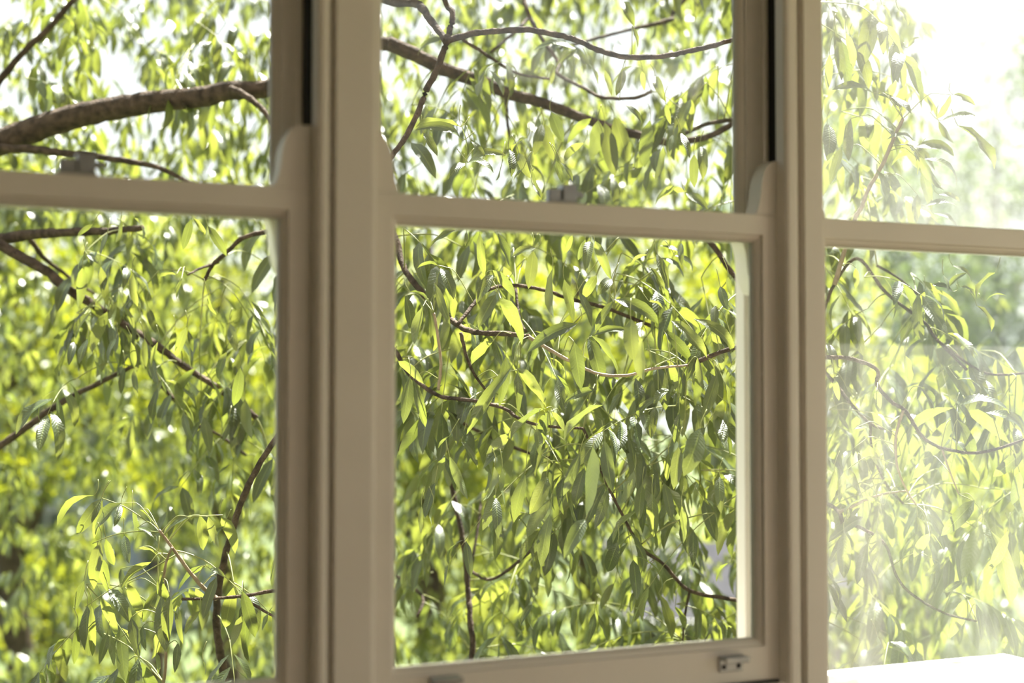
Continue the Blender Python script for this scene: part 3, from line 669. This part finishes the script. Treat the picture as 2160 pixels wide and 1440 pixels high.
# the 300 leaves that show largest become objects of their own
PANES = [(0, 565, 0, 366), (0, 583, 440, 1416), (806, 1540, 0, 440), (834, 1552, 490, 1385), (1742, 2160, 0, 475), (1742, 2160, 545, 1405)]
VV, FF, own, off = [], [], [], 0
for i, (Mx, v) in enumerate(NEAR):
    V, UV, Fc = LO[v]; A = np.array(Mx); VV.append(V @ A[:3, :3].T + A[:3, 3]); FF.append(Fc + off); own += [i] * len(Fc); off += len(V)
VA = np.concatenate(VV)
tree_bvh = BVHTree.FromPolygons([tuple(p) for p in VA], [tuple(int(k) for k in f) for f in np.concatenate(FF)])
rank = []
for i, (Mx, v) in enumerate(NEAR):
    vis = 0
    for Pn in VV[i]:
        q = Vector(Pn); x, y, z = px(q)
        if not any(a < x < b and c < y < d for a, b, c, d in PANES): continue
        h = tree_bvh.ray_cast(CAM, (q - CAM).normalized(), (q - CAM).length + .002)
        if h[2] is None or own[h[2]] == i: vis += 1
    q = VV[i]; pj = [px(Vector(p))[:2] for p in (q[0], q[-1], q[3], q[5], q[6], q[8])]
    ln = math.dist(pj[0], pj[1]); wd = max(math.dist(pj[2], pj[3]), math.dist(pj[4], pj[5]))
    rank.append((vis / len(q) * ln * wd * (1.3 if i < n_hand else 1), i))
rank.sort(reverse=True)
chosen = [i for s, i in rank[:300] if s > 0]
cs = set(chosen)
LM = []
for k, (V, UV, Fc) in enumerate(HI):
    o = mesh_np('leaf', V, Fc, UV, np.zeros(len(V)), 'leaf', None)
    LM.append(o.data); bpy.data.objects.remove(o)
for i in chosen:
    Mx, v = NEAR[i]
    o = bpy.data.objects.new('leaf', LM[v]); C.objects.link(o)
    b, dd = nearest_branch(Mx.translation)
    o.parent = BR_OBJ[b]; o.matrix_parent_inverse = Matrix.Identity(4)
    o.matrix_basis = Mx                   # branches sit at the world origin of their own parent inverse
lm = merged('leaf_mass', [(*NEAR[i], HI) for i in range(len(NEAR)) if i not in cs] + [(*q, LO) for q in FARL], 'leaf', tree)
lm['kind'] = 'stuff'; lm.matrix_parent_inverse = TINV
SV, SF = [], []
for P, r0, r1 in STALK:
    Q = smooth_path(P, 3); n = len(Q)
    V, Fc = tube_data(Q, [r0 + (r1 - r0) * i / (n - 1) for i in range(n)], 5)
    o_ = len(SV); SV += V; SF += [tuple(a + o_ for a in f) for f in Fc]
me = bpy.data.meshes.new('leaf_stalks'); me.from_pydata(SV, [], SF)
st = link('leaf_stalks', me, 'stalk', tree, True); st['kind'] = 'stuff'; st.matrix_parent_inverse = TINV

# ------------------------------------------------------------------ trees further off
nprng = np.random.RandomState(5)
def far_tree(loc, h, rx, rz, n, label, leafm='leaf_far', ls=.13, cz=None, clumps=40, name='background_tree', cat='tree'):
    t = empty(name, loc); tag(t, label, cat)
    cz = h - rz if cz is None else cz
    P = [Vector((0, 0, 0)), Vector((.1, .05, h * .3)), Vector((-.1, 0, h * .6)), Vector((.05, .05, h * .9))]
    V, Fc = tube_data(smooth_path(P, 4), list(np.linspace(.16, .03, 13)), 8)
    me = bpy.data.meshes.new('trunk'); me.from_pydata(V, [], Fc); link('trunk', me, 'bark', t, True)
    cc = nprng.normal(size=(clumps, 3)); cc /= np.linalg.norm(cc, axis=1)[:, None]; cc *= (nprng.rand(clumps, 1) ** .45)
    cc *= np.array([rx, rx, rz]); cc[:, 2] += cz
    for k in range(6):
        e = Vector(cc[k * clumps // 6]); s = Vector((0, 0, h * (.3 + .08 * k)))
        V, Fc = tube_data(smooth_path([s, s.lerp(e, .5) + Vector((0, 0, .2)), e], 4), list(np.linspace(.06, .015, 9)), 6)
        me = bpy.data.meshes.new('branch'); me.from_pydata(V, [], Fc); link('branch', me, 'bark', t, True)
    items_c = cc[nprng.randint(clumps, size=n)] + nprng.normal(size=(n, 3)) * rx * .16
    a = nprng.rand(n) * 2 * np.pi; el = -nprng.rand(n) * 1.3
    c = np.stack([np.cos(a) * np.cos(el), np.sin(a) * np.cos(el), np.sin(el)], 1)
    rv = nprng.normal(size=(n, 3)); y = np.cross(c, rv); y /= np.linalg.norm(y, axis=1)[:, None]
    z = np.cross(c, y); L = ls * (.7 + .6 * nprng.rand(n))[:, None]
    # folded diamond blade: base, two shoulders, tip, rib point -> two quads
    b = items_c
    V = np.stack([b, b + c * L * .45 + y * L * .17 + z * L * .05, b + c * L, b + c * L * .45 - y * L * .17 + z * L * .05, b + c * L * .5], 1).reshape(-1, 3)
    base = np.arange(n)[:, None] * 5
    Fc = np.concatenate([base + np.array([[0, 4, 2, 1]]), base + np.array([[0, 3, 2, 4]])], 0)
    UV = np.tile(np.array([[0, .5], [.45, 1], [1, .5], [.45, 0], [.5, .5]]), (n, 1))
    o = mesh_np('crown', V, Fc, UV, np.repeat(nprng.rand(n), 5), leafm, t); o['kind'] = 'stuff'
    return t
def ft(x, dep, ytop, rx, rz, n, label, **kw):
    g = at(x, 817, dep); top = at(x, ytop, dep).z
    far_tree((g.x, g.y, GZ), top - GZ, rx, rz, n, label, **kw)
ft(30, 11.0, 250, 1.2, 1.9, 6500, 'yellow-green tree seen far behind the thick limb at the picture edge')
ft(470, 14.5, 330, 1.4, 2.2, 7500, 'bright tree behind the drooping sprays of the thick-limb window')
ft(900, 11.0, 330, 1.15, 2.0, 6500, 'green tree behind the bare forked branch of the middle window')
ft(1230, 14.5, 230, 1.5, 2.6, 8500, 'tall green tree behind the centre of the middle window')
ft(1630, 11.2, 420, 1.0, 1.5, 4500, 'sunlit tree behind the narrow mullion')
ft(1700, 33.0, 230, 2.6, 3.4, 6000, 'dark tree seen through the dusty upper pane beside the narrow mullion', leafm='leaf_dark', ls=.24)
ft(2110, 27.0, 120, 2.9, 4.9, 13000, 'tallest dark tree under white sky behind the dusty upper pane', leafm='leaf_dark', ls=.24)
ft(2440, 23.0, 330, 1.8, 2.8, 4500, 'dark tree beyond the outer edge of the dusty window', leafm='leaf_dark', ls=.2)
ft(330, 21.0, 480, 2.0, 2.2, 8000, 'broad tree between the blue-grey house and the nearer trees')
ft(1000, 23.5, 470, 2.2, 2.4, 8000, 'broad background tree filling the gaps low in the middle window')
ft(1960, 13.0, 760, 1.3, 1.4, 5000, 'low bright tree behind the lower dusty pane')
def shrub(x, dep, ytop, rx, n, label):
    g = at(x, 817, dep); h = at(x, ytop, dep).z - GZ
    far_tree((g.x, g.y, GZ), h, rx, h * .45, n, label, clumps=24, name='shrub', cat='shrub')
shrub(120, 16.8, 1110, 1.0, 3000, 'low shrub under the far trees at the lower picture edge')
shrub(640, 18.0, 1090, 1.0, 3000, 'low shrub behind the sunlit spray of the thick-limb window')
shrub(1060, 18.2, 1090, 1.0, 3000, 'low shrub behind the slim stem low in the middle window')
shrub(1390, 21.5, 1040, 1.0, 2600, 'low shrub near the beige outbuilding')
